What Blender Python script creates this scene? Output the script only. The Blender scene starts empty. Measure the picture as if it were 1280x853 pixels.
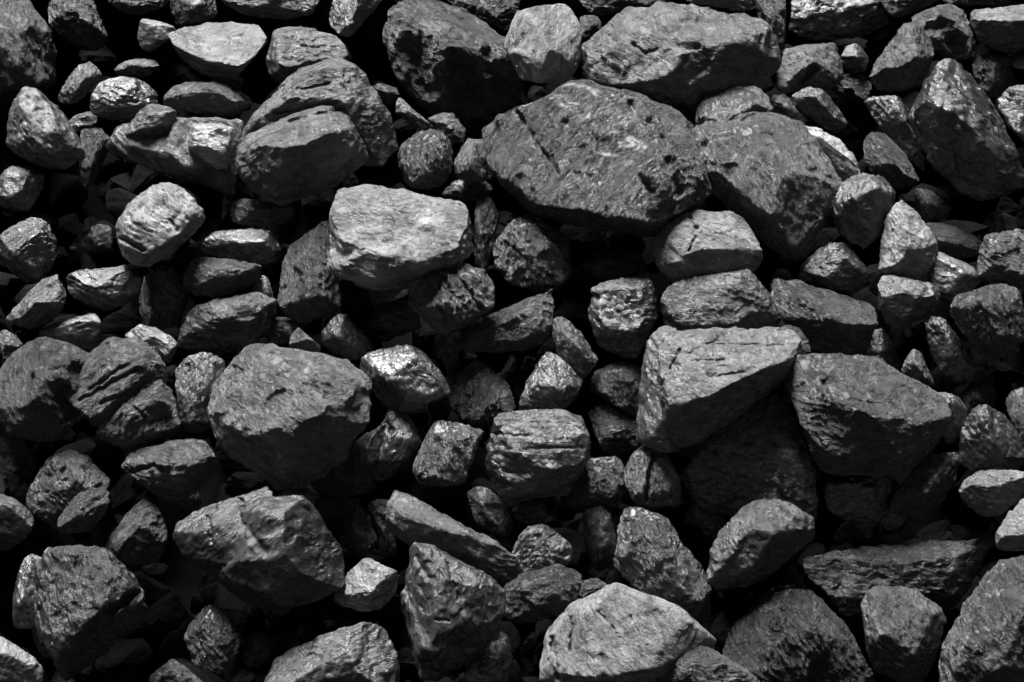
import bpy, bmesh, math, random
import numpy as np
from mathutils import Matrix, Vector, Quaternion

# ------------------------------------------------------------------ scene, camera, light
scene = bpy.context.scene
C = scene.collection
W, H = 1280.0, 853.0
FPX = 1778.0                     # focal length in photo pixels (50 mm on 36 mm)
DIST = 1.5                       # metres to the middle of the heap
PITCH = math.radians(22)         # camera looks down by this much
TILT = math.radians(22)          # how far the heap's slope leans away from the picture plane
UNIT = DIST / FPX                # metres per photo pixel at the middle of the heap

cam_data = bpy.data.cameras.new("camera")
cam = bpy.data.objects.new("camera", cam_data)
C.objects.link(cam)
cam_data.lens = 50.0; cam_data.sensor_width = 36.0
cam_data.clip_start = 0.02; cam_data.clip_end = 100
cam.location = (0, 0, 1.55)
cam.rotation_euler = (math.radians(90) - PITCH, 0, 0)
scene.camera = cam
CM = Matrix.Translation(cam.location) @ cam.rotation_euler.to_matrix().to_4x4()
R3 = np.array(cam.rotation_euler.to_matrix())
CL = np.array(cam.location)

# direction TOWARDS the light, first in the camera's frame (right, up, towards the camera)
LV = np.array([-0.18, 0.93, 0.23]); LV /= np.linalg.norm(LV)
LW = R3 @ LV
sun_elev = math.asin(LW[2]); sun_az = math.atan2(LW[0], LW[1])

world = bpy.data.worlds.new("World"); scene.world = world
world.use_nodes = True
nt = world.node_tree; nt.nodes.clear()
out = nt.nodes.new('ShaderNodeOutputWorld'); bg = nt.nodes.new('ShaderNodeBackground')
sky = nt.nodes.new('ShaderNodeTexSky'); sky.sky_type = 'NISHITA'; sky.sun_disc = False
sky.sun_elevation = sun_elev; sky.sun_rotation = sun_az
sky.dust_density = 0.1; sky.air_density = 0.15
bw = nt.nodes.new('ShaderNodeRGBToBW')          # black-and-white photograph: a grey sky
nt.links.new(sky.outputs[0], bw.inputs[0]); nt.links.new(bw.outputs[0], bg.inputs[0])
bg.inputs[1].default_value = 0.05
nt.links.new(bg.outputs[0], out.inputs[0])

sun_data = bpy.data.lights.new("sun", 'SUN'); sun_data.energy = 5.0
sun_data.angle = math.radians(25); sun_data.color = (1, 1, 1)
sun = bpy.data.objects.new("sun", sun_data); C.objects.link(sun)
sun.rotation_euler = Vector(LW).to_track_quat('Z', 'Y').to_euler()
sun.location = (0, 3, 5)

scene.view_settings.view_transform = 'Standard'; scene.view_settings.look = 'None'
scene.view_settings.exposure = 1.72; scene.view_settings.gamma = 1.0
scene.cycles.max_bounces = 4

# ------------------------------------------------------------------ coal material
def coal_material():
    m = bpy.data.materials.new("coal"); m.use_nodes = True
    t = m.node_tree; t.nodes.clear(); N = t.nodes.new; L = t.links.new
    def node(kind, **kw):
        n = N(kind)
        for k, v in kw.items(): setattr(n, k, v)
        return n
    def val(n, name, v): n.inputs[name].default_value = v
    def math_(op, a, b):
        n = N('ShaderNodeMath'); n.operation = op
        for i, x in enumerate((a, b)):
            if isinstance(x, (int, float)): n.inputs[i].default_value = x
            else: L(x, n.inputs[i])
        return n.outputs[0]
    def ramp(src, a, b, c0=0.0, c1=1.0):
        n = N('ShaderNodeMapRange'); L(src, n.inputs[0])
        for i, x in enumerate((a, b, c0, c1)): n.inputs[i + 1].default_value = x
        return n.outputs[0]
    o = N('ShaderNodeOutputMaterial'); p = N('ShaderNodeBsdfPrincipled'); L(p.outputs[0], o.inputs[0])
    tc = N('ShaderNodeTexCoord'); info = N('ShaderNodeObjectInfo')
    sep = N('ShaderNodeSeparateColor'); L(info.outputs['Color'], sep.inputs[0])
    tone, gloss, seed = sep.outputs[0], sep.outputs[1], sep.outputs[2]
    off = N('ShaderNodeVectorMath'); off.operation = 'ADD'
    comb = N('ShaderNodeCombineXYZ'); s10 = math_('MULTIPLY', seed, 37.0)
    L(s10, comb.inputs[0]); L(s10, comb.inputs[1]); L(s10, comb.inputs[2])
    L(tc.outputs['Object'], off.inputs[0]); L(comb.outputs[0], off.inputs[1])
    grain = N('ShaderNodeVectorMath'); grain.operation = 'SCALE'; L(off.outputs[0], grain.inputs[0])
    L(ramp(math_('FRACT', math_('MULTIPLY', seed, 13.7), 0), 0, 1, .62, 1.45), grain.inputs['Scale'])   # coarse or fine grained, lump by lump
    vec = grain.outputs[0]
    def mapping(sx, sy, sz):
        n = N('ShaderNodeMapping'); L(vec, n.inputs[0]); n.inputs['Scale'].default_value = (sx, sy, sz); return n.outputs[0]
    def noise(v, scale, detail=6, rough=0.6, typ='FBM', dist=0.0):
        n = N('ShaderNodeTexNoise'); n.noise_type = typ; L(v, n.inputs['Vector'])
        n.inputs['Scale'].default_value = scale; n.inputs['Detail'].default_value = detail
        n.inputs['Roughness'].default_value = rough; n.inputs['Distortion'].default_value = dist
        return n.outputs[0]
    strata = mapping(1, 1.2, 3.6)                 # object z is across the coal's bedding
    n_big = noise(vec, 38, 5, 0.62)
    n_str = noise(strata, 60, 8, 0.7, dist=0.25)
    n_fine = noise(vec, 520, 5, 0.75)
    n_mid = noise(vec, 150, 5, 0.65)
    # tone: dusty mottling, bedding bands, specks
    k = math_('MULTIPLY', ramp(n_big, .3, .7, .62, 1.4), ramp(n_str, .3, .7, .68, 1.32))
    k = math_('MULTIPLY', k, ramp(n_fine, .3, .7, .6, 1.4))
    k = math_('MULTIPLY', k, ramp(n_mid, .3, .7, .75, 1.25))
    # thin cracks and crisp-edged fracture patches
    wob = N('ShaderNodeVectorMath'); wob.operation = 'ADD'
    nz = N('ShaderNodeTexNoise'); L(vec, nz.inputs['Vector']); nz.inputs['Scale'].default_value = 70; nz.inputs['Detail'].default_value = 5
    sc = N('ShaderNodeVectorMath'); sc.operation = 'SCALE'; L(nz.outputs[1], sc.inputs[0]); sc.inputs['Scale'].default_value = .022
    L(strata, wob.inputs[0]); L(sc.outputs[0], wob.inputs[1])
    vor = N('ShaderNodeTexVoronoi'); vor.feature = 'DISTANCE_TO_EDGE'; vor.inputs['Scale'].default_value = 42
    L(wob.outputs[0], vor.inputs['Vector'])
    here = ramp(n_big, .44, .56, 0, 1)               # cracks only in places
    crack = ramp(vor.outputs['Distance'], 0.0, .03, 0.0, 1.0)
    crack = math_('MAXIMUM', crack, here)
    pat = N('ShaderNodeTexVoronoi'); pat.inputs['Scale'].default_value = 60; L(wob.outputs[0], pat.inputs['Vector'])
    ps = N('ShaderNodeSeparateColor'); L(pat.outputs['Color'], ps.inputs[0])
    k = math_('MULTIPLY', k, ramp(ps.outputs[0], 0, 1, .72, 1.3))
    k = math_('MULTIPLY', k, ramp(crack, 0, 1, .35, 1))
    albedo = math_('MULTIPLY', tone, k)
    cc = N('ShaderNodeCombineColor')
    for i in range(3): L(albedo, cc.inputs[i])
    L(cc.outputs[0], p.inputs['Base Color'])
    # gloss: fresh fracture faces shine, dusty ones do not
    r = math_('SUBTRACT', ramp(n_mid, .35, .65, .54, .30), math_('MULTIPLY', gloss, .22))
    r = math_('ADD', r, ramp(ps.outputs[1], 0, 1, .10, -.10))
    n = N('ShaderNodeClamp'); L(r, n.inputs[0]); n.inputs[1].default_value = .2; n.inputs[2].default_value = .85
    L(n.outputs[0], p.inputs['Roughness'])
    p.inputs['IOR'].default_value = 1.6
    sl = math_('ADD', ramp(ps.outputs[2], 0, 1, .12, .42), math_('MULTIPLY', gloss, .6)); L(sl, p.inputs['Specular IOR Level'])
    L(math_('MULTIPLY', math_('MULTIPLY', gloss, gloss), .55), p.inputs['Coat Weight']); p.inputs['Coat Roughness'].default_value = .27   # wet, glassy sheen
    # relief
    crack = math_('MULTIPLY', crack, .25)
    h = math_('ADD', math_('MULTIPLY', n_str, .9), math_('MULTIPLY', n_mid, .5))
    h = math_('ADD', h, math_('MULTIPLY', n_fine, .8))
    h = math_('ADD', h, crack)
    for sc_, am in ((55, 100.0), (210, 200.0)):    # small tilted fracture faces
        v2 = N('ShaderNodeTexVoronoi'); v2.inputs['Scale'].default_value = sc_; L(wob.outputs[0], v2.inputs['Vector'])
        sub = N('ShaderNodeVectorMath'); sub.operation = 'SUBTRACT'; L(wob.outputs[0], sub.inputs[0]); L(v2.outputs['Position'], sub.inputs[1])
        tilt = N('ShaderNodeVectorMath'); tilt.operation = 'SUBTRACT'; L(v2.outputs['Color'], tilt.inputs[0]); tilt.inputs[1].default_value = (.5, .5, .5)
        dt = N('ShaderNodeVectorMath'); dt.operation = 'DOT_PRODUCT'; L(sub.outputs[0], dt.inputs[0]); L(tilt.outputs[0], dt.inputs[1])
        h = math_('ADD', h, math_('MULTIPLY', dt.outputs['Value'], math_('MULTIPLY', math_('ADD', gloss, .35), am)))
    b = N('ShaderNodeBump'); L(ramp(math_('FRACT', math_('MULTIPLY', seed, 7.3), 0), 0, 1, .35, .95), b.inputs['Strength']); b.inputs['Distance'].default_value = .0045
    L(h, b.inputs['Height']); L(b.outputs[0], p.inputs['Normal'])
    return m
COAL = coal_material()

def gap_shade_material():
    m = bpy.data.materials.new("coal_gap_shade"); m.use_nodes = True
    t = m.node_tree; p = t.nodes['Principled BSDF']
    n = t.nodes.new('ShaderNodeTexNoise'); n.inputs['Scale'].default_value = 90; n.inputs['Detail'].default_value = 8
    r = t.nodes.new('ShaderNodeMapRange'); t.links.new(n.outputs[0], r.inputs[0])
    r.inputs[3].default_value = .003; r.inputs[4].default_value = .013  # near-black colour carries the shade of the deep gaps
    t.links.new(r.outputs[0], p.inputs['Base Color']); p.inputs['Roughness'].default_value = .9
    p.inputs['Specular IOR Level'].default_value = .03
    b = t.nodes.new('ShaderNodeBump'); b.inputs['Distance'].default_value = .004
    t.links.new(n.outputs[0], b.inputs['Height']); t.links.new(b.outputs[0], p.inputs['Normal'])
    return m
GAP_SHADE = gap_shade_material()

# ------------------------------------------------------------------ numpy noise
_rs = np.random.RandomState(7)
_perm = _rs.permutation(256); _perm = np.concatenate([_perm, _perm, _perm])
_grad = _rs.normal(size=(256, 3)); _grad /= np.linalg.norm(_grad, axis=1)[:, None]
def perlin(p):
    pi = np.floor(p).astype(int); pf = p - pi; pi &= 255
    w = pf * pf * pf * (pf * (pf * 6 - 15) + 10)
    res = 0
    for dx in (0, 1):
        wx = w[:, 0] if dx else 1 - w[:, 0]
        for dy in (0, 1):
            wy = w[:, 1] if dy else 1 - w[:, 1]
            for dz in (0, 1):
                wz = w[:, 2] if dz else 1 - w[:, 2]
                g = _grad[_perm[_perm[_perm[(pi[:, 0] + dx) & 255] + ((pi[:, 1] + dy) & 255)] + ((pi[:, 2] + dz) & 255)]]
                res = res + wx * wy * wz * (g[:, 0] * (pf[:, 0] - dx) + g[:, 1] * (pf[:, 1] - dy) + g[:, 2] * (pf[:, 2] - dz))
    return res
def fbm(p, octv=4, gain=.5, ridged=False):
    a, s, r = 1.0, 1.0, 0
    for i in range(octv):
        n = perlin(p * s + 17.3 * i)
        if ridged: n = .35 - np.abs(n) * 1.6
        r = r + a * n; a *= gain; s *= 2.03
    return r

_ico = {}
def ico(level):
    if level not in _ico:
        bm = bmesh.new(); bmesh.ops.create_icosphere(bm, subdivisions=level, radius=1.0)
        v = np.array([q.co[:] for q in bm.verts]); f = np.array([[q.index for q in x.verts] for x in bm.faces], dtype=np.int32)
        bm.free(); _ico[level] = (v, f)
    return _ico[level]

def hull_planes(pts):
    """outward unit normals and offsets of the convex hull"""
    bm = bmesh.new()
    for p in pts: bm.verts.new(p)
    r = bmesh.ops.convex_hull(bm, input=bm.verts, use_existing_faces=False)
    bm.normal_update()
    c = np.array(pts).mean(0); ns, ds = [], []
    for f in bm.faces:
        n = np.array(f.normal[:]); 
        if np.linalg.norm(n) < .5 or f.calc_area() < 1e-7: continue
        d = n @ np.array(f.verts[0].co[:])
        if n @ c > d: n, d = -n, -d
        ns.append(n); ds.append(d)
    bm.free()
    return np.array(ns), np.array(ds)

def new_mesh(name, v, f):
    me = bpy.data.meshes.new(name)
    me.vertices.add(len(v)); me.vertices.foreach_set('co', v.astype(np.float32).ravel())
    me.loops.add(f.size); me.loops.foreach_set('vertex_index', f.ravel().astype(np.int32))
    me.polygons.add(len(f))
    me.polygons.foreach_set('loop_start', np.arange(0, f.size, 3, dtype=np.int32))
    me.polygons.foreach_set('loop_total', np.full(len(f), 3, dtype=np.int32))
    me.polygons.foreach_set('use_smooth', np.ones(len(f), dtype=bool))
    me.update(); me.validate()
    return me

def shape_lump(pts, rs, rough, bed, level, size):
    """pts: hull points in photo-pixel units (right, up, towards camera), centred.  Returns verts, faces."""
    pts = np.array(pts)
    c = pts.mean(0); P = pts - c
    cov = P.T @ P / len(P); w, E = np.linalg.eigh(cov); w = np.sqrt(np.maximum(w, 1e-6))
    A = E / w                                   # world -> unit space : P @ A
    Q = P @ A
    ns, ds = hull_planes(Q)
    c2 = 0
    # chips: a few extra cuts that knock corners off
    k = 8 if size > 60 else 6
    extra = rs.normal(size=(k, 3)); extra /= np.linalg.norm(extra, axis=1)[:, None]
    sup = (Q @ extra.T).max(0)
    ns = np.vstack([ns, extra]); ds = np.concatenate([ds, sup * rs.uniform(.88 if size < 100 else .94, .97 if size < 100 else .99, k)])
    ds = np.maximum(ds, .05)
    D, F = ico(level)
    # small flat spalls all over: planes just inside the surface
    kk = 46 if size > 120 else 30 if size > 60 else 18
    dr = rs.normal(size=(kk, 3)); dr /= np.linalg.norm(dr, axis=1)[:, None]
    r0 = 1.0 / (np.maximum(dr @ ns.T, 0) / ds[None, :]).max(1)
    near = (dr @ ns.T / ds[None, :]).argmax(1)
    nn = ns[near] + rs.normal(size=(kk, 3)) * .13; nn /= np.linalg.norm(nn, axis=1)[:, None]
    dd_ = (nn * dr).sum(1) * r0 * rs.uniform(.972 if size < 100 else .984, .999, kk)
    ok = dd_ > .35
    ns = np.vstack([ns, nn[ok]]); ds = np.concatenate([ds, dd_[ok]])
    s = np.maximum(D @ ns.T, 0) / ds[None, :]
    pw = 110.0 if size > 60 else 70.0
    m = s.max(1)
    r = 1.0 / (m * (((s / m[:, None]) ** pw).sum(1)) ** (1 / pw))
    V = (D * r[:, None]) @ np.linalg.inv(A)
    # normals of this base form
    def normals(V):
        a, b, cc = V[F[:, 0]], V[F[:, 1]], V[F[:, 2]]
        fn = np.cross(b - a, cc - a); n = np.zeros_like(V)
        for i in range(3):
            for j in range(3): n[:, j] += np.bincount(F[:, i], fn[:, j], minlength=len(V))
        return n / (np.linalg.norm(n, axis=1)[:, None] + 1e-9)
    Nn = normals(V)
    sd = rs.uniform(0, 200, 3)
    # fracture facets : nearest-cell tilted planes, two sizes
    disp = np.zeros(len(V))
    for cell, amp in ((max(size * .40, 16), .06), (max(size * .12, 8), .13)):
        nseed = int(min(500, max(10, 14 * (size / cell) ** 2 * .5)))
        S = V[rs.randint(0, len(V), nseed)] + rs.normal(size=(nseed, 3)) * cell * .2
        G = rs.normal(size=(nseed, 3)) * amp; O = rs.uniform(-1, 1, nseed) * cell * .02
        Vw = V + np.stack([perlin(V / (cell * .8) + sd + i * 31) for i in range(3)], 1) * cell * .45
        d2 = (Vw ** 2).sum(1)[:, None] - 2 * Vw @ S.T + (S ** 2).sum(1)[None, :]
        i2 = np.argpartition(d2, 2, axis=1)[:, :3]
        dd = np.sqrt(np.maximum(np.take_along_axis(d2, i2, 1), 0))
        wt = np.exp(-(dd - dd.min(1)[:, None]) / (cell * .06)); wt /= wt.sum(1)[:, None]
        hh = 0
        for j in range(3):
            q = i2[:, j]; hh = hh + wt[:, j] * (np.clip((G[q] * (V - S[q])).sum(1), -cell * .10, cell * .08) + O[q])
        disp += hh * rough
    V = V + Nn * disp[:, None]
    Nn = normals(V)
    # bedding coordinates
    B = bed
    L = V @ B                                    # columns: x,y along bedding, z across it
    ls = L * np.array([1, 1.2, 3.2])
    d = fbm(V / (size * .42) + sd, 3) * size * .014
    d += fbm(ls / 30 + sd, 5, .6) * .8 * rough
    mask = np.clip(fbm(V / 45 + sd + 9, 2) * 3 + .35, 0, 1)
    d += np.minimum(fbm(ls / 18 + sd + 50, 4, .55, ridged=True), .1) * (1.3 if size > 120 else .5) * rough * mask
    zz = ls[:, 2] / 26 + fbm(V / 55 + sd + 80, 4, .6) * 2.2          # thin ledges along the bedding
    fr = zz - np.floor(zz)
    d += (np.minimum(fr * 1.15, (1 - fr) * 9) - .45) * 1.5 * rough * np.clip(fbm(V / 50 + sd + 33, 2) * 5 - .1, 0, 1)
    V = V + Nn * d[:, None]
    return V + c, F

def bed_matrix(ang_deg, rs):
    a = math.radians(-ang_deg)                   # photo angle, y down
    s = np.array([math.cos(a), math.sin(a), rs.uniform(-.25, .25)]); s /= np.linalg.norm(s)
    n = np.array([-math.sin(a), math.cos(a), rs.uniform(.1, .8)]); n -= s * (n @ s); n /= np.linalg.norm(n)
    t = np.cross(n, s)
    return np.stack([s, t, n], 1)

def depth_of(cx, cy, layer):
    """distance along the view axis of the heap's surface level 'layer' at photo pixel cx, cy"""
    v = (H / 2 - cy) / FPX
    return (DIST - layer * UNIT * .9) / (1 - v * math.tan(TILT))

def link_lump(name, V_view, F, depth_origin, B, tone, gloss, seed):
    """V_view: metres in the camera frame.  Object origin at its centre, local z across the bedding."""
    Vw = V_view @ R3.T + CL
    o0 = (Vw.min(0) + Vw.max(0)) / 2; o0 = np.array([o0[0], o0[1], Vw[:, 2].min()])
    RB = R3 @ B
    local = (Vw - o0) @ RB
    me = new_mesh(name, local, F); me.materials.append(COAL)
    o = bpy.data.objects.new(name, me)
    M = Matrix([list(RB[i]) + [o0[i]] for i in range(3)] + [[0, 0, 0, 1]])
    o.matrix_world = M
    o.color = (tone, gloss, seed, 1)
    C.objects.link(o)
    return o

# ------------------------------------------------------------------ the heap's bed, deep behind the lumps
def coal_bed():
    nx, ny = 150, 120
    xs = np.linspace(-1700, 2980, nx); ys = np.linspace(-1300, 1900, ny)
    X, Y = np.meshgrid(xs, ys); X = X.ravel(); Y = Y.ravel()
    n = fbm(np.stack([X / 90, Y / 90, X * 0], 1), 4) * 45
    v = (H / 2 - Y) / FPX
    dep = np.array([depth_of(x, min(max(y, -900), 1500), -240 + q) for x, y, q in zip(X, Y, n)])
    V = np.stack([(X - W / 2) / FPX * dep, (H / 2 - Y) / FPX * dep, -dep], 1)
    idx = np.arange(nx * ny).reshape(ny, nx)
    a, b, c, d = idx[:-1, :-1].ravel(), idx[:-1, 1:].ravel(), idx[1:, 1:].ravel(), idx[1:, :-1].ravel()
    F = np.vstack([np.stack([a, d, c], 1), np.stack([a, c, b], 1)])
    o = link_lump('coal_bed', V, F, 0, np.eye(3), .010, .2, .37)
    o.data.materials[0] = GAP_SHADE
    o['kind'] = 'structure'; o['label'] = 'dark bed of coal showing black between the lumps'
coal_bed()

# rubble nobody could count, deep in the gaps
def rubble():
    rs = np.random.RandomState(21)
    VV, FF, n = [], [], 0
    for i in range(2600):
        cx, cy = rs.uniform(-420, 1700), rs.uniform(-320, 1170)
        s = rs.uniform(13, 30) if i % 2 else rs.uniform(28, 46)
        inside = -20 < cx < 1300 and -20 < cy < 873
        lay = rs.uniform(-180, -65) - s * .6 if inside else rs.uniform(-110, 40)
        if not inside: s *= 1.9
        pts = rs.normal(size=(13, 3)); pts /= np.linalg.norm(pts, axis=1)[:, None]
        pts *= s * rs.uniform(.7, 1.25, 3)
        V, F = shape_lump(pts, rs, .8, np.eye(3), 3, s * 1.6)
        dep = depth_of(cx, cy, lay)
        k = dep / FPX
        P = np.stack([(cx - W / 2) * k + V[:, 0] * k, (H / 2 - cy) * k + V[:, 1] * k, -dep + V[:, 2] * k], 1)
        VV.append(P); FF.append(F + n); n += len(P)
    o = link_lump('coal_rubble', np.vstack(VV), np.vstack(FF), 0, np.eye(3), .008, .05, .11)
    o.data.materials[0] = GAP_SHADE
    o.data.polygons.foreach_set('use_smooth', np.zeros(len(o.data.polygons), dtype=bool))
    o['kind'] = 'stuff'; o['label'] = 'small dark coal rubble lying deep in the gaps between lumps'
    o['category'] = 'rubble'
rubble()

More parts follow.
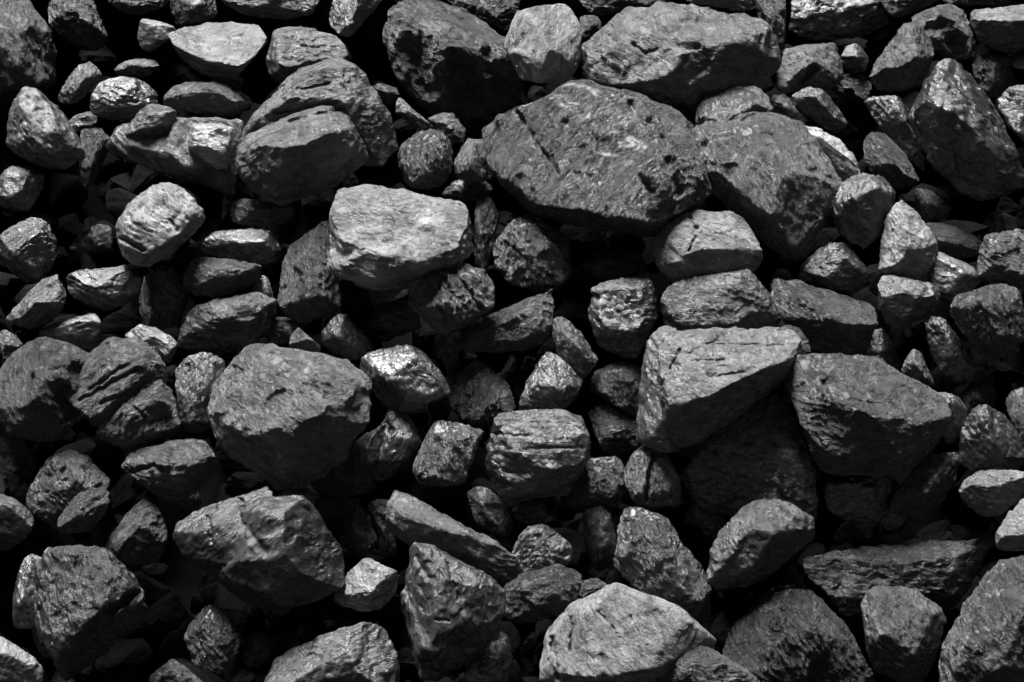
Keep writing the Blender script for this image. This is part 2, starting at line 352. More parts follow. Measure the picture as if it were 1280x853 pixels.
# ------------------------------------------------------------------ the lumps
# level | tone (lowered on some lumps to paint in their shade), gloss, bedding angle | outline in the photo | crests: x, y, height | label
LUMPS = r'''
60|8,4,60|0,0 38,-2 48,25 62,40 66,55 68,80 66,105 55,114 40,114 10,131 -10,132 -30,100 -40,30 -20,-20 20,-25|22,26,35 20,70,36 -20,40,40 30,105,10|tall craggy lump in the top left corner, pale left face and dark right side
20|4,5,20|60,5 80,-15 110,-6 122,30 135,52 115,64 100,60 75,45 66,44 60,30|95,15,25 110,50,8|dark rough lump right of the tall corner lump, near the top edge
40|6,5,0|118,-12 212,-15 208,5 200,12 180,20 160,18 140,10|165,2,15|low lump cut by the top edge above the small pale nugget
50|14,4,0|171,26 185,23 205,27 221,33 219,42 205,52 192,58 186,65 178,60 172,45|190,30,12 195,50,10 207,48,6|small pale nugget touching the left tip of the flat topped wedge
70|13,4,10|208,48 230,31 262,26 310,25 336,29 337,42 328,72 312,92 280,102 240,92 222,70|212,50,6 300,86,45 260,72,45 225,60,25 325,62,30 290,98,18|broad wedge with a flat pale top face and black underside, upper left
35|9,3,5|342,35 360,33 400,38 418,40 430,55 440,78 420,100 390,108 350,110 332,92 336,60|352,83,17 428,68,12 350,42,10 395,75,14|smooth plain slab directly behind the big layered boulder, upper left
50|8,6,0|268,-10 285,10 300,18 340,23 370,25 390,20 400,0 400,-15|335,0,20 380,15,8|rough lump cut by the top edge directly above the smooth slab
60|10,8,40|422,-15 412,10 410,30 420,44 440,47 455,38 470,18 480,0 478,-20|440,30,15 450,-5,20|glittering speckled lump at the top edge left of the dark overhanging boulder
30|4,6,80|212,-10 240,-15 272,-8 270,15 262,27 235,31 222,28|245,5,12|dark streaked lump at the top edge above the flat topped wedge
50|7,4,30|482,15 500,2 540,-8 570,8 605,28 640,42 655,60 650,110 640,140 600,150 540,150 500,110 478,60|512,26,30 545,45,45 568,68,50 600,58,50 640,75,30 540,100,30|large boulder with a pale curved crest and black overhanging hollow, top middle
20|4,4,0|545,-15 590,-20 650,-15 648,20 635,38 610,32 580,14|610,5,10|black lump at the top edge left of the pale upright block
98|22,3,110|636,50 642,20 655,5 690,0 704,3 720,15 727,45 724,75 716,102 700,106 680,100 655,105 640,92 630,70|692,14,10 682,58,40 714,82,16 650,86,10 672,98,24 654,32,26|pale upright block with a crackled face, top middle beside the long rounded boulder
85|9,4,15|724,60 740,45 775,22 830,5 870,2 940,15 965,38 977,60 976,90 950,125 900,148 850,145 800,132 740,118 722,90|735,62,15 745,92,30 800,98,48 850,78,60 920,60,45 962,48,15 820,35,45|long rounded boulder with a smooth grey back and black belly, top middle right
20|6,4,0|722,20 745,20 752,35 735,50 722,48|738,30,5|tiny dim chip wedged between the pale upright block and the long rounded boulder
20|3,5,0|700,-20 790,-25 830,-5 835,4 790,12 760,20 730,15|770,-5,8|black lump at the top edge above the long rounded boulder's left shoulder
40|11,6,0|855,-15 960,-20 955,5 930,15 900,8 860,3|905,-3,10|sunlit chip at the top edge over the long rounded boulder's right shoulder
50|7,4,60|935,-10 960,-20 985,5 985,25 978,45 982,62 965,60 952,35|965,15,12|grey lump at the top edge just past the long rounded boulder's right tip
110|8.5,6,125|602,160 610,142 640,118 675,97 700,98 720,103 750,108 770,118 800,128 830,140 860,155 875,180 885,210 888,240 870,262 840,282 815,296 770,298 730,292 700,282 665,267 640,252 615,222 605,190|650,125,20 695,215,50 778,130,44 812,200,68 842,268,52 770,292,66 715,284,52 655,252,30|biggest boulder, pitted and scarred angular face, upper middle of the heap
88;96|11,6,50|868,150 870,140 885,122 905,110 925,106 945,111 960,124 968,140 960,175 930,190 890,185;862,165 880,152 930,146 975,140 1000,150 1030,185 1052,215 1057,240 1040,265 1020,300 1000,325 980,327 965,315 950,295 935,270 905,258 886,235 866,200|895,135,30 945,130,28 925,160,36;900,165,36 955,160,34 1012,226,54 980,270,52 900,212,40 1040,225,26 985,312,22|large grey boulder right of the biggest one, knobbly top and dark right flank
60|10,4,30|975,66 985,60 1015,55 1040,53 1045,70 1055,85 1050,100 1038,115 1020,110 1000,110 985,117 969,113 972,85|1020,68,16 1018,80,20 980,105,10 1040,100,8|bent pale lump with two arms below the glossy black lump, upper right
40|6,4,0|1050,70 1058,58 1068,54 1078,60 1087,75 1082,90 1065,92 1055,85|1068,72,12|small dim cone wedged left of the half lit round lump, upper right
22|2.6,7,0|990,-15 1100,-25 1115,0 1108,15 1115,28 1085,45 1050,52 1010,48 985,25|1080,10,15 1030,20,15|glossy black sparkling lump at the top edge, upper right
45|11,4,0|1095,-15 1170,-20 1175,0 1140,12 1122,22 1108,20 1098,5|1140,-2,12|cracked pale lump at the top edge right of the glossy black one
80|8,4,60|1087,80 1100,60 1115,40 1125,28 1145,27 1155,40 1168,55 1170,65 1160,85 1150,102 1125,116 1100,106 1090,92|1125,68,30 1145,72,30 1098,80,12 1138,42,24 1163,58,12 1130,102,14|half lit round lump with black lower half, left of the arched lump, upper right
65|9,4,0|1140,25 1160,10 1185,5 1205,15 1215,35 1222,55 1218,70 1195,75 1170,66 1152,42|1180,18,20 1165,48,20 1195,28,20 1212,45,8|arched lump with a dark hollow front, between the half lit round lump and right edge
70|8,4,0|1212,20 1225,10 1260,5 1300,5 1300,60 1260,66 1225,58 1212,38|1222,24,12 1265,26,22 1295,26,22 1260,50,14|pale topped slab with black front in the top right corner
40|6,4,0|1170,-20 1270,-20 1265,5 1230,8 1190,5|1220,-5,6|thin sliver at the top edge over the corner slab
40|5,4,30|1220,72 1240,67 1262,70 1268,82 1262,95 1255,115 1240,123 1228,118 1220,100 1215,85|1245,85,12 1245,108,8|dim crumpled lump tucked under the corner slab, far upper right
100|6.5,5,40|1136,135 1140,115 1160,85 1170,73 1195,75 1215,88 1232,115 1250,150 1275,195 1285,215 1280,240 1255,252 1225,252 1200,242 1175,218 1155,198 1145,165|1175,92,25 1165,122,35 1190,140,50 1225,155,48 1252,195,45 1175,180,30 1230,237,28|large tapering boulder leaning along the right edge, pointed top and wide rough base
75|12,6,0|1248,125 1262,112 1300,105 1310,180 1280,182 1262,165 1248,145|1275,125,20 1270,165,12|pale shiny lump cut by the right edge beside the tapering boulder
60|6,10,60|1080,127 1090,120 1118,119 1130,130 1138,150 1152,180 1156,205 1145,215 1120,180 1095,150|1112,127,12 1135,160,15 1108,140,8|polished wedge with a bright glinting rim and black face, left of the tapering boulder
70|8,4,40|1079,180 1085,168 1100,165 1110,170 1130,190 1150,222 1147,232 1125,236 1108,230 1095,218 1082,205|1100,176,15 1120,205,18 1098,205,10 1140,223,6|small blunt lump below the polished glinting wedge, upper right
55|7,6,30|990,120 1005,110 1020,108 1035,115 1045,130 1060,150 1055,162 1035,164 1010,148 995,135|1020,122,16 1042,145,10|small hooked lump below the bent pale one, upper right
50|6,4,20|956,125 965,117 978,118 995,130 1010,142 1010,152 998,162 975,152 960,140|980,132,10|small dull lump peeking over the large grey boulder's knobbly top
76|22,4,35|998,165 1008,157 1025,160 1050,175 1065,190 1075,205 1080,228 1060,238 1035,215 1010,190|1030,172,12 1062,200,16|flat pale slab tucked behind the large grey boulder's right shoulder
20|4,4,0|1045,100 1060,90 1080,92 1090,105 1085,125 1065,130 1050,118|1068,105,10|dark lump in the gap below the small dim cone
90|8,5,60|1048,238 1060,222 1080,215 1100,218 1113,225 1121,245 1118,265 1105,290 1085,312 1065,308 1050,288 1040,265|1085,222,15 1098,234,20 1070,250,24 1080,292,12 1112,250,12|grey knuckle shaped lump leaning on the large grey boulder's dark right flank
86|20,4,30|1110,258 1125,250 1140,262 1155,280 1166,308 1165,330 1150,352 1125,350 1102,338 1098,312|1162,311,12 1135,320,24 1110,336,12 1130,282,22 1142,338,10|pale pointed lump above a black triangular gap, right of the knuckle shaped lump
50|6,3,15|1150,287 1160,278 1185,278 1210,288 1225,298 1228,310 1215,320 1200,323 1175,318 1155,305|1190,300,14 1212,307,10 1165,290,6|smooth flat oval pebble right of the pale pointed lump
35|5,7,40|1142,245 1150,235 1165,240 1190,262 1185,272 1160,277 1145,265|1165,255,10|small streaked shard above the smooth flat oval pebble
75|6,5,10|1004,340 1008,320 1030,307 1050,303 1065,310 1075,325 1086,340 1080,357 1060,367 1035,364 1018,354|1040,316,22 1066,335,20 1022,343,14 1050,355,16|dull six sided lump below the large grey boulder's tip
70|6,5,20|960,355 975,348 1010,358 1050,370 1080,380 1093,398 1095,412 1085,432 1065,450 1020,442 985,427 965,402 957,372|970,364,12 1010,388,30 1055,402,34 1086,408,18 1060,436,16|long bar shaped lump with a smooth sloping top, below the six sided lump
75|7,4,5|1100,358 1108,345 1125,343 1160,350 1175,363 1177,382 1160,402 1130,412 1105,402 1095,378|1108,368,14 1140,371,22 1168,368,16 1135,396,14|squat lump with a thin lit top and black front, right of the bar shaped lump
60|15,7,0|1158,337 1165,320 1180,315 1200,325 1222,338 1227,352 1215,367 1200,377 1175,372 1163,357|1180,328,16 1210,344,16 1185,362,12|bright crumbly lump between the smooth oval pebble and the squat black fronted lump
95|5.5,6,60|1188,388 1195,372 1215,362 1255,354 1270,358 1287,385 1282,420 1260,440 1240,452 1220,447 1205,427 1194,408|1200,386,12 1230,374,24 1262,364,16 1240,412,25 1264,412,20|large rough dark lump by the right edge, pitted face and rounded lit crest
80|8,7,20|1222,327 1228,302 1245,290 1290,286 1305,360 1265,362 1235,354 1225,345|1248,303,20 1245,335,18 1272,340,16|crumbly lump cut by the right edge above the large rough dark lump
60|6,6,60|1156,407 1165,395 1180,395 1190,412 1205,435 1223,455 1216,468 1195,480 1175,462 1162,437|1172,404,10 1195,433,16 1209,447,12|slanting finger shaped lump left of the large rough dark lump
55|8,7,80|1127,460 1135,445 1142,436 1152,440 1160,458 1168,478 1160,486 1140,476 1130,468|1143,450,9 1152,468,10|tiny knobbly nugget left of the slanting finger shaped lump
30|5,5,0|1083,440 1090,415 1105,410 1115,425 1125,445 1125,465 1110,475 1090,462|1105,440,10|dim lump behind the big flat topped block's upper edge, next to the knobbly nugget
110|9,5,10|1008,462 1013,441 1035,441 1065,452 1100,472 1140,490 1175,513 1187,530 1180,562 1150,585 1110,597 1060,597 1025,592 1000,562 978,525 988,492|1012,464,18 1035,490,46 1080,528,62 1160,527,30 1050,572,40 1008,535,28 1115,580,32|big block with a long pale slanting top and dark faceted front, right middle
80|7,6,60|1165,495 1185,490 1200,498 1210,515 1208,540 1195,555 1175,555 1165,530|1190,504,14 1195,530,10|small rounded lump at the right tip of the big slanting top block
85|7,4,50|1203,550 1208,525 1220,508 1240,505 1255,515 1275,545 1287,580 1270,592 1240,594 1215,592 1200,572|1230,518,18 1245,550,22 1235,582,12 1270,577,10|egg shaped grey lump near the right edge, below the dark gap
70|8,6,70|1258,505 1265,490 1300,480 1300,560 1280,560 1265,530|1280,508,14|narrow lump cut by the right edge behind the egg shaped lump
100|10,4,10|1198,617 1205,602 1230,590 1260,587 1285,593 1292,610 1275,632 1250,646 1225,647 1205,632|1213,612,14 1240,606,20 1276,600,14 1235,632,13|small loaf shaped lump with a pale top below the egg shaped lump
110|18,4,0|1246,670 1255,655 1275,633 1310,620 1310,690 1275,682 1252,680|1275,665,18 1260,668,12 1292,668,22|bright white looking chunk cut by the right edge, above the smooth corner boulder
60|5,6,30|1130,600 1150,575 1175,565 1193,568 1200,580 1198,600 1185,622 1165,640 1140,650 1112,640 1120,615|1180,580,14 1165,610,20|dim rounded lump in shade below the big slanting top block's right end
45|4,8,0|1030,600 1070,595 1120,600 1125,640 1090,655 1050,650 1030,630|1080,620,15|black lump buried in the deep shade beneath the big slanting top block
68|4.5,12,20|855,600 850,575 870,540 920,508 960,492 990,525 1003,560 1022,620 1002,652 960,657 900,642 868,625|930,560,30 985,570,20 900,610,20 970,528,20 1002,622,12|large glossy black lump with stepped faces under the striped block, right of centre
118;125|10,5,8|803,445 808,420 825,407 850,412 856,450 850,520 846,565 812,545 795,538 797,500;818,425 860,408 900,415 960,412 985,417 1000,430 1004,455 985,478 960,497 910,527 870,556 835,560 818,530|828,424,24 826,500,36 812,532,20 842,545,26;840,430,26 825,506,46 880,498,60 915,494,58 965,470,46 998,449,14 870,545,30|big block with a pale striped top and black undercut front, right of centre
95|7,4,0|965,415 985,406 1000,410 1011,425 1013,442 1000,452 985,440|997,425,7|small nub poking out behind the striped block's right end
100|8.5,5,12|825,385 832,364 870,345 905,345 925,336 940,338 950,355 965,370 974,395 971,414 940,418 900,420 850,417 828,404|840,370,16 900,368,22 935,350,15 957,385,20 850,405,15 910,405,20|oblong wrinkled lump lying directly above the striped block
105|19,3,20|816,310 822,292 845,275 870,263 905,264 925,275 945,300 954,320 948,337 925,347 890,357 860,357 840,352 823,332|833,292,14 860,326,35 900,317,32 944,308,14 870,346,20 920,334,14 870,275,20|pale topped lump with a Y shaped crack, just below the biggest boulder's right end
80|8,7,5|735,385 739,366 752,354 780,346 815,347 822,360 823,400 818,427 805,442 790,449 765,441 745,426|760,360,16 802,360,18 806,395,22 755,395,20 800,430,15 775,427,18|barrel shaped streaky lump left of the oblong wrinkled one, centre
70|6,10,90|616,305 620,287 640,275 660,267 685,275 705,290 713,310 716,340 705,358 680,366 655,366 630,352 618,330|640,284,14 672,282,15 692,310,20 652,320,22 685,350,16|glittering speckled lump right under the biggest boulder's left half
85|7,5,150|567,434 580,415 600,403 640,385 665,370 683,361 688,375 693,400 690,420 675,435 650,441 610,442 585,441|600,416,12 640,398,22 677,380,14 668,418,20 625,430,12|thin pointed wedge rising to the right, in the centre of the heap
75|7,7,50|688,405 692,398 705,396 725,408 740,430 748,450 737,466 725,473 710,460 695,440|706,414,12 722,438,15 736,458,8|narrow leaning shard right of the thin pointed wedge
70|9,9,45|649,502 652,480 668,455 685,440 700,449 720,465 729,476 725,495 710,511 680,514 655,512|685,454,12 700,484,22 666,482,14 706,500,12|shiny faceted nugget standing on the round striped lump, centre
95|5.5,6,3|606,545 609,520 635,511 700,511 722,513 736,525 739,550 733,575 717,597 700,612 670,626 640,626 620,607 609,575|622,524,14 702,524,20 727,545,15 717,580,20 638,572,30 685,582,28 650,612,14|round tub shaped lump with horizontal stripes and a flat top edge, lower centre
45|5.5,6,60|738,485 742,465 760,452 800,452 807,470 802,500 795,522 780,522 755,507 744,497|765,465,15 787,480,15 760,495,10|dark scratched lump wedged left of the striped block
25|3.5,5,0|735,510 760,505 795,525 800,560 770,570 745,560|770,535,10|black lump in the hollow right of the round tub shaped lump
50|5,6,20|708,622 722,600 735,590 738,572 770,570 785,580 784,610 778,632 750,638 725,638|745,590,12 770,585,12 740,620,12|dark notched lump between the round tub shaped lump and the small shiny cleft one
80|11,8,70|780,597 785,580 803,555 812,559 822,571 835,574 845,590 852,607 851,627 840,634 810,632 790,624|805,570,10 812,592,16 833,586,12 836,620,12 795,612,10|small shiny lump with a split down its middle, below the striped block
55|5.5,6,100|561,500 568,480 590,455 605,450 622,460 642,490 645,520 630,532 605,534 580,527 565,512|592,470,12 602,500,18 600,525,10 622,490,12|dark smooth chisel shaped lump left of the shiny faceted nugget
70|9,9,70|515,590 525,570 530,548 545,525 560,525 575,533 600,534 604,545 597,567 587,592 570,609 550,608 525,605|540,548,12 582,545,15 555,570,15 562,597,15 530,592,8|glossy rippled lump left of the round tub shaped lump
85|12,11,60|449,457 460,445 475,435 500,430 525,431 540,442 552,462 562,482 563,492 550,506 525,515 495,516 480,506 465,482|473,449,14 520,443,18 490,475,26 500,507,14 535,501,18 552,480,12|faceted lump with a mirror bright patch, right of the big round boulder
58|8,5,110|458,585 465,560 485,520 500,505 512,518 522,538 527,555 515,577 500,592 475,605 462,595|490,545,16 512,555,15 475,587,15 500,580,12|smooth grey lump with a long groove under the mirror bright lump
62|8,5,100|425,565 455,545 472,535 482,530 478,550 462,567 462,600 457,617 430,627 410,625 390,617 380,600|460,557,12 447,590,14 440,612,8|grey lump emerging from under the big round boulder's lower right side
125|13,5,30|256,512 260,490 275,460 290,440 320,430 350,429 385,436 420,445 445,460 460,480 466,510 462,535 450,558 430,582 400,602 370,614 345,614 310,592 285,567 262,532|272,500,24 300,452,30 340,552,55 380,524,65 412,533,55 455,532,22 400,456,42 443,475,24 290,538,34 360,597,22|big round boulder with a broad pale face and black lower chin, left of centre
80|9,8,85|217,480 220,460 235,445 250,440 262,448 282,455 278,480 265,500 267,530 255,542 235,537 225,522|245,453,12 248,490,16 240,525,12|upright silvery lump squeezed against the big round boulder's left side
95|8,4,60|-20,480 0,470 15,460 22,440 30,425 45,421 80,424 97,437 112,447 116,470 105,500 82,522 80,547 50,554 20,547 0,522 -20,510|45,434,25 82,442,25 40,500,38 62,508,32 12,480,20 25,540,12 70,542,12|broad smooth grey boulder by the left edge, halfway down
105|10,4,150|75,485 95,455 110,440 130,425 155,421 175,428 195,443 209,460 207,482 185,502 150,512 122,532 105,533 92,512|105,468,20 140,438,24 165,442,30 183,468,20 150,488,30 115,512,25|striped tilted boulder with diagonal layers next to the smooth left edge boulder
98|7.5,5,150|120,542 125,525 140,510 155,498 175,485 190,474 205,480 216,495 227,530 224,542 205,552 185,559 165,564 145,562 128,555|185,488,15 202,510,20 150,520,24 170,552,15 217,533,10|blocky grey lump with a notched corner below the diagonally striped boulder
90|8.5,4,5|151,587 160,572 180,563 215,555 240,549 255,554 268,573 272,590 255,612 230,627 200,630 180,617 163,602|168,580,15 200,582,26 235,583,24 260,572,10 175,607,10 220,612,16|low lump with a knobbly pale top and black underside, below the blocky notched one
76|22,10,20|156,421 170,405 190,411 215,417 223,430 213,455 200,449 175,436 160,429|188,418,10 209,434,13 178,414,6|small very bright crackled chip behind the diagonally striped boulder
65|5.5,4,10|222,427 230,410 240,390 260,375 300,369 325,365 347,375 342,400 322,427 300,442 260,442 230,437|255,385,16 300,375,20 290,410,26 245,420,16 327,395,15|dark dull lump just above the big round boulder's top left
65|7,6,20|48,422 70,410 100,398 120,391 131,400 132,425 115,441 90,437 60,427|98,404,12 121,408,14 90,422,8|slanted chip behind the smooth left edge boulder and the diagonally striped one
60|8,5,0|-10,420 5,412 18,415 29,430 26,445 15,460 -5,465|8,430,11|small round knob at the left edge above the smooth grey boulder
55|5.5,5,50|35,627 40,610 50,590 65,570 85,562 110,570 130,590 138,610 130,640 110,660 80,670 60,657 43,642|75,580,20 95,600,25 70,622,20 112,620,20|dim rounded lump at lower left beneath the smooth left edge boulder
88|7,5,130|69,657 80,640 100,618 118,609 131,611 137,625 130,647 110,667 85,668 73,663|85,649,13 108,624,15 115,645,10|leaf shaped lump with a lit upper ridge lying on the dim rounded lump
30|4,4,30|-15,530 0,525 25,555 45,570 40,600 10,630 -20,620|15,580,12|black lump in shade at the left edge under the smooth grey boulder
65|6,4,20|-20,620 0,617 15,624 30,631 42,650 36,668 20,681 0,691 -20,690|0,643,18 22,648,15|dull rounded lump cut by the left edge, lower left
70|5.5,4,130|127,687 140,665 160,640 175,622 187,620 205,640 209,670 200,697 180,707 155,702 135,695|178,630,10 165,663,22 186,665,15 150,685,13|shaded pyramid shaped lump with one lit left slope, lower left
110|5.5,5,60|47,745 52,715 65,690 80,682 110,683 130,690 150,700 168,713 181,738 188,755 183,772 165,785 140,803 125,832 100,857 75,852 60,822 51,782|75,702,25 110,702,34 150,718,30 165,742,24 120,780,42 177,758,15 80,800,28|large dark boulder with a slot shaped gash in its face, bottom left
95|16,4,20|-20,795 0,797 20,805 40,815 54,830 49,862 -20,880|0,815,16 30,830,16|pale rounded lump in the bottom left corner
45|8,12,60|18,750 25,710 40,692 55,695 59,715 50,740 52,775 30,787 15,772|45,705,10 35,745,12|glassy jagged cluster left of the gashed boulder
112;116|7.5,3,140|217,672 222,655 245,640 280,620 310,608 345,611 350,660 330,720 290,735 260,725 235,700;285,640 330,618 378,618 390,640 407,665 427,692 431,720 415,738 380,753 340,767 310,762 285,747 270,700|243,663,24 290,640,32 328,622,22 300,700,46 262,700,24;330,640,40 370,634,24 300,705,48 372,682,52 340,745,34 402,712,26|large craggy block with a cracked pale left face, below the big round boulder
55|5,9,70|228,802 240,775 260,755 275,762 295,780 302,810 285,847 265,842 240,827|262,773,12 275,812,12|crumbled shiny lump below the craggy block, bottom left
60|7,5,0|180,870 190,840 212,825 235,835 255,855 250,880|215,841,12|small rounded lump at the bottom edge right of the gashed boulder
90|8,6,160|324,845 340,820 380,801 430,790 480,777 496,784 499,820 500,862 420,882 330,872|350,824,12 400,816,25 440,828,32 458,794,22 450,845,32 350,852,20|wide wedge rising to the right at the bottom edge, pale patch near its middle
85|20,7,30|417,740 425,725 445,712 450,702 465,698 488,700 499,715 496,735 480,757 460,764 440,760 422,750|460,709,12 486,714,14 460,742,20 434,740,11|small bright crumbly nugget left of the tall scarred slab, bottom centre
112|7.5,4,80|501,740 506,710 515,685 525,679 545,689 575,705 605,725 629,737 633,757 620,792 600,822 575,842 550,852 525,852 508,832 503,785|521,694,14 560,718,35 602,744,25 540,802,40 572,812,35 528,760,33 602,782,22|tall scarred slab with a pointed top standing at the bottom centre
50|4,10,70|580,842 610,800 630,790 642,820 632,862 590,862|610,827,10|black lump with bright glints tucked behind the tall scarred slab's right side
95|7,5,28|482,645 488,622 510,613 530,619 560,638 600,659 640,679 651,695 646,722 625,737 600,730 560,702 520,682 492,667|498,628,10 530,650,26 585,668,30 632,686,18 545,672,24 602,708,17|long streaked bar sloping down to the right above the tall scarred slab
50|5,5,60|583,620 595,608 610,610 630,630 641,650 636,671 615,668 595,650|608,630,13|dim lump above the long streaked bar's right half
55|5.5,4,60|419,672 435,645 448,630 459,645 472,675 466,691 450,699 435,691|445,660,13 455,680,10|dull diamond shaped lump right of the craggy block
45|4,6,70|462,640 475,635 490,665 497,690 480,698 470,682|480,670,9|thin dark splinter between the diamond shaped lump and the long streaked bar
65|5.5,9,130|636,705 645,680 660,658 695,655 713,672 717,700 690,717 650,724|670,675,13 692,690,13|crumbly glinting lump in the shade right of the long streaked bar
85|5.5,4,170|617,762 628,737 645,722 680,715 705,704 720,714 728,735 723,757 700,772 660,780 630,780|638,738,13 690,728,18 692,746,18 717,733,8 660,767,12|smooth sided wedge right of the tall scarred slab's shoulder
30|4,4,90|728,640 745,632 765,645 771,680 766,710 745,715 732,690|755,680,12|dark upright lump in the gap left of the glossy folded lump
50|7,4,0|722,737 728,725 750,723 761,735 746,751 728,749|740,734,6|tiny grey chip at the left shoulder of the large pale boulder
75|4.5,9,50|767,685 770,655 785,640 800,633 830,639 852,660 872,690 890,740 887,772 850,777 815,762 790,737 771,712|788,650,15 830,650,20 800,690,26 842,700,25 825,732,25 862,742,17|glossy folded black lump directly behind the large pale boulder
125|19,3,35|674,852 677,805 690,780 710,755 740,740 770,726 795,727 820,739 850,759 875,774 896,795 891,811 860,832 820,852 780,862 720,872|710,775,28 770,740,28 715,832,46 852,774,34 855,812,28 800,842,46 750,845,46 888,795,8 688,822,20|large very pale boulder with fine cracks at the bottom edge
130|9,4,0|823,860 838,825 862,810 895,807 920,824 937,845 962,862 950,890 830,890|868,830,22 907,836,20 890,862,20|grey hump at the bottom edge in front of the large pale boulder
100|7,4,40|882,715 890,680 915,650 940,630 965,623 995,629 1016,645 1019,665 1000,687 975,707 940,732 900,737 884,727|945,655,30 975,668,33 1012,661,13 913,690,22 930,722,15 965,635,18|fist shaped lump with a lit rounded top, surrounded by black gaps, lower right
38|4,4,5|1003,702 1015,690 1060,692 1120,688 1180,680 1215,674 1236,685 1233,705 1216,737 1196,767 1160,772 1080,777 1040,752 1015,732|1060,704,12 1120,708,20 1203,690,15 1207,712,12 1060,742,17 1180,732,17|wide dark ledge of coal in the lower right behind the snub nosed lump
97|6.5,5,50|1076,765 1085,740 1095,733 1125,732 1150,739 1175,757 1184,775 1176,812 1160,847 1130,857 1095,832 1077,807|1095,745,15 1130,755,25 1169,764,15 1110,797,30 1145,808,30 1157,788,25 1130,842,14|snub nosed lump with a lit face left of the smooth corner boulder, lower right
55|3.8,5,55|903,825 920,790 950,760 985,733 1012,735 1050,765 1077,790 1092,830 1097,870 900,880|980,760,25 1020,790,36 1000,830,32 1060,830,18 940,810,22|large dark streaked boulder at the bottom edge, left of the snub nosed lump
125|8,6,40|1177,858 1181,805 1195,770 1215,740 1235,710 1260,695 1300,692 1320,700 1320,880 1180,885|1225,750,30 1260,715,30 1290,760,55 1220,812,45 1260,852,50 1198,822,24|huge smooth speckled boulder filling the bottom right corner
115|17,3,30|143,287 147,273 162,262 170,245 190,232 210,228 228,232 241,245 254,260 257,280 251,295 230,304 215,313 190,326 178,334 162,331 150,310|170,258,20 205,243,24 241,264,18 218,298,26 190,310,22 158,290,18|pale nearly round lump with flat chipped facets, standing clear at upper left
75|7.5,4,5|82,347 95,340 130,334 150,331 165,339 177,350 171,371 150,383 125,390 100,377 86,362|98,350,10 125,358,20 152,347,15 135,380,12 163,355,12|small flat topped lump below left of the pale nearly round lump
80|8,4,140|7,400 15,385 35,365 55,350 70,343 81,350 83,370 78,392 60,404 35,412 15,408|65,354,12 50,375,22 30,395,15 73,375,14|teardrop shaped grey lump near the left edge beside the small flat topped lump
75|6.5,8,150|-15,290 10,282 40,272 55,280 66,295 73,305 71,330 55,351 30,354 10,337 -15,322|38,284,12 12,318,25 45,293,22 40,337,17 60,322,12|lump with a smooth slanting top and glittering rough front, left edge
70|8,6,10|-15,240 0,225 10,210 25,208 45,215 56,225 53,245 40,263 15,264 -15,257|30,220,15 36,236,14 15,245,13 45,245,8|small pale topped lump at the left edge below the hunched pale lump
105|12,4,60|6,185 12,165 11,130 18,112 30,108 55,112 66,122 73,138 81,152 96,170 106,185 104,197 85,211 60,213 40,206 20,197|30,123,22 56,124,22 40,170,30 66,162,30 96,186,12 62,192,26 22,180,12|hunched pale lump with a narrow head and wide foot, far upper left
60|10,4,60|78,115 85,95 97,82 112,77 122,85 128,97 116,111 100,126 88,130 75,131 71,121|108,84,12 104,100,15 92,120,8|small pale lump with a black cut side above the hunched pale lump
72|9,7,10|112,128 116,114 126,104 145,95 165,95 180,102 191,115 198,130 186,146 160,153 140,153 120,143|140,108,15 165,105,15 150,130,22 177,125,15 124,125,8|flaky layered lump with bright wrinkles, upper left
35|6,4,0|142,89 150,78 170,73 192,74 199,85 190,97 165,99 148,96|168,84,11|dim flat lump peeking over the flaky layered lump
95|9,5,170|154,167 158,150 172,135 190,130 208,132 221,138 221,149 212,163 190,171 172,174 160,171|180,141,13 206,141,12 175,162,13 206,156,10|small oval lump lying against the flaky layered lump's lower right
75|6,4,10|204,130 212,115 230,103 262,100 290,106 312,119 316,130 300,143 280,149 260,144 240,134 215,136|230,112,15 262,112,20 292,125,15 268,136,13 214,125,6|dark smooth bean shaped lump below the flat topped wedge
98|18,8,5|234,178 238,160 250,154 275,157 293,160 296,175 294,205 285,212 265,210 240,202 235,190|243,164,10 286,165,12 283,192,15 240,190,11 265,193,17|small bright square block with a cracked face left of the layered boulder
62|8,3,40|130,182 140,170 155,163 200,160 235,150 290,145 305,170 302,230 290,246 250,247 210,234 180,227 150,212 133,197|163,170,15 148,190,15 200,190,30 230,210,30 272,232,15 220,163,20|wide smooth boulder underneath the bright square block
55|5,5,80|97,182 100,165 125,160 138,172 131,200 117,226 105,237 99,220|118,175,9 112,200,9|narrow dim upright lump between the hunched pale lump and the wide smooth boulder
50|6,5,0|85,151 95,142 110,139 121,148 112,160 98,166 88,161|103,148,7|tiny dim lump in the gap right of the hunched pale lump
104;112|10,4,165|300,165 305,150 325,138 333,115 345,100 370,88 400,74 420,72 440,82 460,105 475,130 488,155 497,175 495,192 470,207 440,212 400,205 350,185 310,178;293,200 300,168 332,146 372,128 408,126 432,138 450,163 461,190 457,207 435,225 400,243 360,258 325,256 305,238 296,217|345,106,28 400,84,30 437,94,34 425,140,42 472,150,20 487,182,18 370,135,38 326,155,22;306,184,14 320,180,30 352,176,52 395,170,60 428,174,46 412,208,26 330,218,18 370,242,12|large layered boulder with a bright ridge across it and dark belly, upper left of centre
85|7.5,6,80|494,193 498,175 510,167 530,161 550,163 563,175 566,190 563,216 555,232 535,237 510,230 500,212|510,177,15 546,172,18 530,210,21 551,205,14|compact rounded cube above the brightest block, with vertical pits
75|9,4,90|567,207 572,190 585,173 605,175 613,190 621,215 610,229 585,227 570,219|595,180,12 590,205,16 606,215,8|small pale rounded lump touching the biggest boulder's left end
45|7,4,0|461,109 475,104 495,109 499,120 490,131 470,126|485,113,8|small dull lump at the layered boulder's right shoulder
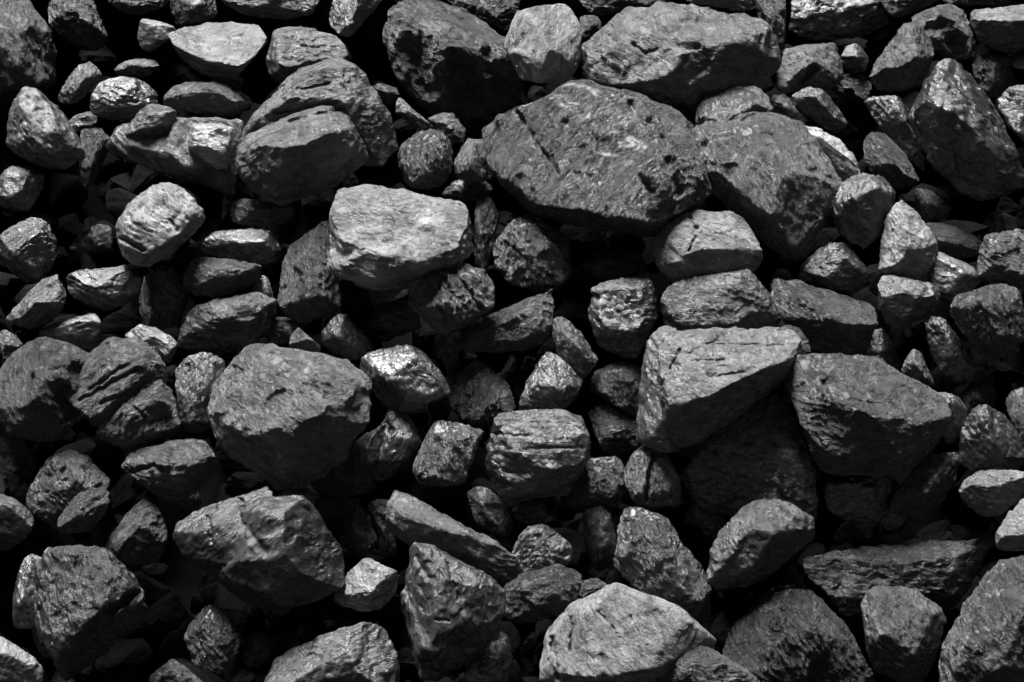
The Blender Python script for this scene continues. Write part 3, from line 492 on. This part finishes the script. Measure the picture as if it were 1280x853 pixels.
50|8,5,50|494,136 502,122 515,135 541,160 530,163 510,152|510,138,6|tiny lit sliver in the black gap above the compact rounded cube
40|5,4,0|535,150 550,140 570,142 583,165 579,181 560,181 545,166|560,155,8|dim grey lump behind the compact rounded cube
122|18,4,5|409,255 414,241 430,234 475,230 510,232 545,240 570,246 588,255 593,275 592,305 588,332 560,346 530,354 500,361 465,364 440,359 418,340 411,300|420,245,12 424,298,40 465,314,54 525,324,56 577,300,42 586,262,14 500,243,22 470,352,40 540,342,40 432,345,24|brightest large block, gleaming rectangular face and dark underside, centre left
80|6.5,6,70|347,362 352,335 365,310 375,295 400,275 415,275 422,300 427,350 422,387 400,397 380,406 360,396 349,381|395,289,15 375,325,20 395,335,22 405,367,18 370,376,18|hunched dull lump with a waist, tucked left of the brightest block
118|7.5,7,50|509,377 520,355 540,335 560,328 585,329 605,334 616,350 619,377 606,397 580,414 560,419 540,411 520,392|555,343,20 591,344,18 530,375,15 577,396,20 560,375,26|fan shaped lump with radiating ridges below the brightest block
45|5,5,30|459,402 465,390 485,378 510,375 525,395 526,413 500,421 475,419 463,411|480,393,13 500,400,14|dim rounded lump in the shade below the brightest block
65|6,5,60|401,421 408,408 420,395 435,392 446,405 466,430 461,446 445,451 420,441 405,431|430,401,9 420,425,15 446,430,10|twisted small lump above the big round boulder's right shoulder
60|8,5,60|361,437 370,418 378,409 386,420 401,431 399,442 375,442|382,424,7|tiny pale spike behind the big round boulder's top edge
45|6,5,0|333,402 345,396 365,399 381,410 366,426 340,431 329,416|350,405,9|small shaded lump left of the tiny pale spike
60|8,9,10|252,302 260,290 280,285 320,285 345,289 353,305 351,321 335,331 320,331 290,322 262,319|275,294,12 320,294,18 337,312,12 290,310,15|rough sparkling lump right of the pale nearly round lump
80|8,5,5|227,359 235,340 245,325 262,321 300,324 326,329 327,346 310,360 285,369 250,372 233,367|255,331,15 280,335,18 270,353,18 240,355,11 307,340,12|grey wedge lump directly under the rough sparkling lump
55|5.5,5,20|287,267 295,250 320,248 360,254 369,265 356,281 330,287 295,282|320,262,14|dim flat lump below the large layered boulder's dark belly
45|4,7,60|171,387 180,345 195,332 215,334 229,355 236,375 226,406 200,414 180,407|205,350,12 205,380,16|black rough lump below the pale nearly round lump
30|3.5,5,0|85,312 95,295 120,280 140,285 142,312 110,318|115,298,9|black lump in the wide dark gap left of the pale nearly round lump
60|8,9,80|316,352 330,344 338,358 343,375 346,391 335,402 320,397 314,370|330,365,7|small shiny chip left of the hunched dull waisted lump
35|4.5,8,80|545,425 560,415 575,425 573,460 562,476 550,456|560,440,8|small black glinting shard right of the mirror bright lump
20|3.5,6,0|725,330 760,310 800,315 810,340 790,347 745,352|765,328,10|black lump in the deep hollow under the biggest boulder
35|3.5,6,80|592,250 615,245 625,270 617,310 605,350 594,330|605,280,8|black splinter between the brightest block and the glittering speckled lump
35|5,7,0|553,240 570,225 600,225 616,236 602,252 570,252|580,236,8|small dark lump below the pale rounded lump at the biggest boulder's left end
55|6,8,0|459,634 470,624 486,628 483,646 470,651|472,636,5|tiny crumbly bead at the long streaked bar's left end
40|4,4,0|383,642 400,622 450,625 452,650 430,671 405,662|420,640,10|dark lump in shade between the craggy block and the emerging grey lump
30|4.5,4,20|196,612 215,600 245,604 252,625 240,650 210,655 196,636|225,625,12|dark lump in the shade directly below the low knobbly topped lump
30|4.5,4,60|1196,492 1215,480 1240,482 1246,505 1230,520 1205,515|1218,498,10|dark lump at the rim of the black gap above the egg shaped lump
25|4.5,9,30|868,640 885,632 905,645 912,665 895,675 875,665|890,650,8|small glinting dark chip left of the fist shaped lump, under the glossy stepped one
25|4.5,7,0|640,640 655,628 680,630 685,648 668,656 648,654|660,640,8|small dark crumb directly under the round tub shaped lump
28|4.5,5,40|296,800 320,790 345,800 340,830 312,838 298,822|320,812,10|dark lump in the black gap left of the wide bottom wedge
'''
def pairs(s): return [tuple(float(q) for q in a.split(',')) for a in s.split()]

# cracks, gashes and hollows: label start -> polylines in photo pixels, width, depth
CARVE = {
 'large dark boulder with a slot': [((134, 768), (150, 757), (172, 741), 4.5, 16)],
 'pale topped lump with a Y': [((862, 268), (869, 284), (870, 296), 1.8, 7), ((870, 296), (862, 314), 1.6, 6), ((869, 284), (878, 292), 1.6, 5)],
 'small shiny lump with a split': [((818, 566), (812, 595), (808, 626), 3, 11)],
 'smooth grey lump with a long': [((470, 508), (488, 538), 4.5, 13)],
 'large very pale boulder': [((700, 752), (716, 782), (714, 812), 2.5, 9), ((748, 765), (772, 792), 1.6, 3.5), ((788, 770), (800, 795), 1.5, 3), ((690, 800), (697, 850), 4, 12)],
 'large craggy block': [((259, 648), (264, 678), 2.2, 7), ((296, 622), (302, 633), 4, 10), ((300, 650), (330, 690), 6, 5)],
 'large boulder with a pale curved': [((575, 85), (592, 140), 20, 34), ((610, 70), (630, 110), 12, 14), ((520, 60), (535, 110), 14, 16)],
 'broad smooth grey boulder by': [((76, 492), (88, 520), 11, 26)],
 'large layered boulder': [((345, 140), (420, 128), 2.2, 5), ((360, 152), (430, 136), 2.2, 5), ((372, 112), (412, 105), 2, 3.5)],
 'large grey boulder right': [((900, 148), (925, 150), (948, 140), 5, 8), ((965, 170), (975, 190), 8, 6)],
 'fan shaped lump': [((555, 345), (575, 400), 2.4, 5), ((548, 350), (556, 405), 2, 4), ((565, 335), (600, 385), 3, 6)],
 'big block with a long pale': [((1030, 478), (1034, 520), 3, 6), ((1062, 500), (1110, 508), 1.5, 2.5)],
 'striped tilted boulder': [((100, 500), (170, 462), 2.4, 6), ((110, 488), (160, 455), 1.8, 4), ((125, 505), (185, 478), 2, 5), ((133, 430), (138, 460), 2, 5)],
 'blocky grey lump': [((160, 505), (180, 520), 2.5, 5), ((188, 530), (206, 522), 2, 4)],
 'large tapering boulder': [((1150, 140), (1155, 180), 10, 12), ((1195, 180), (1205, 215), 7, 7)],
 'biggest boulder': [((648, 140), (672, 180), (698, 215), 2.6, 7), ((690, 195), (697, 208), 2, 6), ((790, 130), (815, 175), 6, 9), ((815, 150), (838, 200), 6, 9), ((835, 200), (848, 240), 6, 9), ((800, 220), (815, 240), 4, 6)],
 'pale nearly round': [((205, 240), (208, 262), 2, 6), ((150, 298), (180, 312), 2.6, 9), ((212, 275), (222, 288), 2, 5)],
 'long rounded boulder': [((792, 55), (806, 66), (822, 62), 1.8, 4), ((762, 45), (768, 50), 2, 5)],
 'big block with a pale striped': [((866, 452), (905, 450), 1.8, 3), ((900, 470), (930, 466), 1.6, 3), ((850, 440), (835, 470), 3, 4), ((880, 430), (980, 432), 1.5, 2)],
 'tall scarred slab': [((520, 698), (535, 722), 4, 6), ((545, 775), (560, 776), 1.6, 4), ((560, 705), (572, 750), 2, 4)],
 'round tub shaped': [((612, 541), (665, 546), 1.6, 2.5), ((640, 562), (728, 560), 1.5, 2), ((630, 590), (690, 592), 2, 3), ((660, 528), (720, 530), 1.3, 2)],
 'low lump with a knobbly': [((165, 590), (190, 582), (202, 588), 3, 7)],
 'hunched pale lump': [((66, 122), (75, 142), 4, 9), ((25, 188), (60, 196), 1.8, 4)],
 'bent pale lump': [((1020, 84), (1002, 104), 4, 12)],
 'arched lump': [((1160, 35), (1178, 30), 6, 10), ((1192, 48), (1200, 62), 9, 16)],
}
def carve(V, c, cuts):
    sx = (V[:, 0] + c[0] - W / 2) / (1 - V[:, 2] / FPX) + W / 2; sy = H / 2 - (V[:, 1] - (c[1] - H / 2)) / (1 - V[:, 2] / FPX)
    P = np.stack([sx, sy], 1); P = P + np.stack([perlin(np.stack([sx / 9, sy / 9, sx * 0 + 3 + q], 1)) for q in (0, 9)], 1) * 4.0
    for cut in cuts:
        *line, wd, dp = cut
        d = np.full(len(V), 1e9); 
        for a, b in zip(line[:-1], line[1:]):
            a = np.array(a, float); b = np.array(b, float); ab = b - a
            u = np.clip(((P - a) @ ab) / (ab @ ab), 0, 1)
            d = np.minimum(d, np.linalg.norm(P - a - u[:, None] * ab, axis=1))
        g = np.exp(-(d / wd) ** 2 * 1.2) * (V[:, 2] > 2)
        V[:, 2] -= g * np.minimum(dp, np.maximum(V[:, 2] - 1, 0))
    return V

for idx, line in enumerate(x for x in LUMPS.strip().splitlines() if x.strip()):
    lay, tgb, rings, fronts, label = line.split('|')
    rs = np.random.RandomState(1000 + idx)
    tone, gloss, ang = [float(q) for q in tgb.split(',')]
    B = bed_matrix(ang, rs)
    layers = lay.split(';'); VV, FF, nv = [], [], 0
    for si, (ring, front) in enumerate(zip(rings.split(';'), fronts.split(';'))):   # a lump of several bulges is one mesh
        layer = 60 + (float(layers[min(si, len(layers) - 1)]) - 60) * 1.25
        ring = np.array(pairs(ring)); front = np.array(pairs(front))
        c = (ring.min(0) + ring.max(0)) / 2
        ext = ring.max(0) - ring.min(0)
        q = ring - ring.mean(0); w = np.sqrt(np.linalg.eigvalsh(q.T @ q / len(q))); minor = w[0] * 2.83; size = float(np.sqrt(ext[0] * ext[1]))
        pts = []
        for x, y in ring:
            pts.append((x - c[0], c[1] - y, rs.uniform(-.05, .05) * minor))
        hs = 1.2 if size > 100 else 1.3
        for x, y, h in front:
            pts.append((x - c[0], c[1] - y, h * hs))
        mid = ring.mean(0); turn = rs.uniform(-.12, .12, 2) * minor
        for x, y in ring[::2]:
            X, Y = mid + (np.array([x, y]) - mid) * rs.uniform(.45, .8) + turn
            pts.append((X - c[0], c[1] - Y, -minor * rs.uniform(.3, .62)))
        # photo position + height -> point in space: the nearer corner of a lump sits on its own line of sight
        off = np.array([c[0] - W / 2, H / 2 - c[1]])
        pts = [((x + off[0]) * (1 - z / FPX) - off[0], (y + off[1]) * (1 - z / FPX) - off[1], z) for x, y, z in pts]
        level = 7 if size > 150 else 6 if size > 70 else 5 if size > 30 else 4
        V, F = shape_lump(pts, rs, min(1.0, .45 + size / 160) * (.75 if gloss <= 3 else 1.0), B, level, size)
        PA = np.array(pts)
        for ax in (0, 1):                              # noise and chips must not shrink the lump
            lo, hi = V[:, ax].min(), V[:, ax].max(); l2, h2 = PA[:, ax].min(), PA[:, ax].max()
            V[:, ax] = (V[:, ax] - (lo + hi) / 2) * ((h2 - l2) / (hi - lo)) + (l2 + h2) / 2
        for key, cuts in CARVE.items():
            if label.startswith(key): V = carve(V, c, cuts)
        dep = depth_of(c[0], c[1], layer); k = dep / FPX
        VV.append(np.stack([((c[0] - W / 2) + V[:, 0]) * k, ((H / 2 - c[1]) + V[:, 1]) * k, -dep + V[:, 2] * k], 1))
        FF.append(F + nv); nv += len(V)
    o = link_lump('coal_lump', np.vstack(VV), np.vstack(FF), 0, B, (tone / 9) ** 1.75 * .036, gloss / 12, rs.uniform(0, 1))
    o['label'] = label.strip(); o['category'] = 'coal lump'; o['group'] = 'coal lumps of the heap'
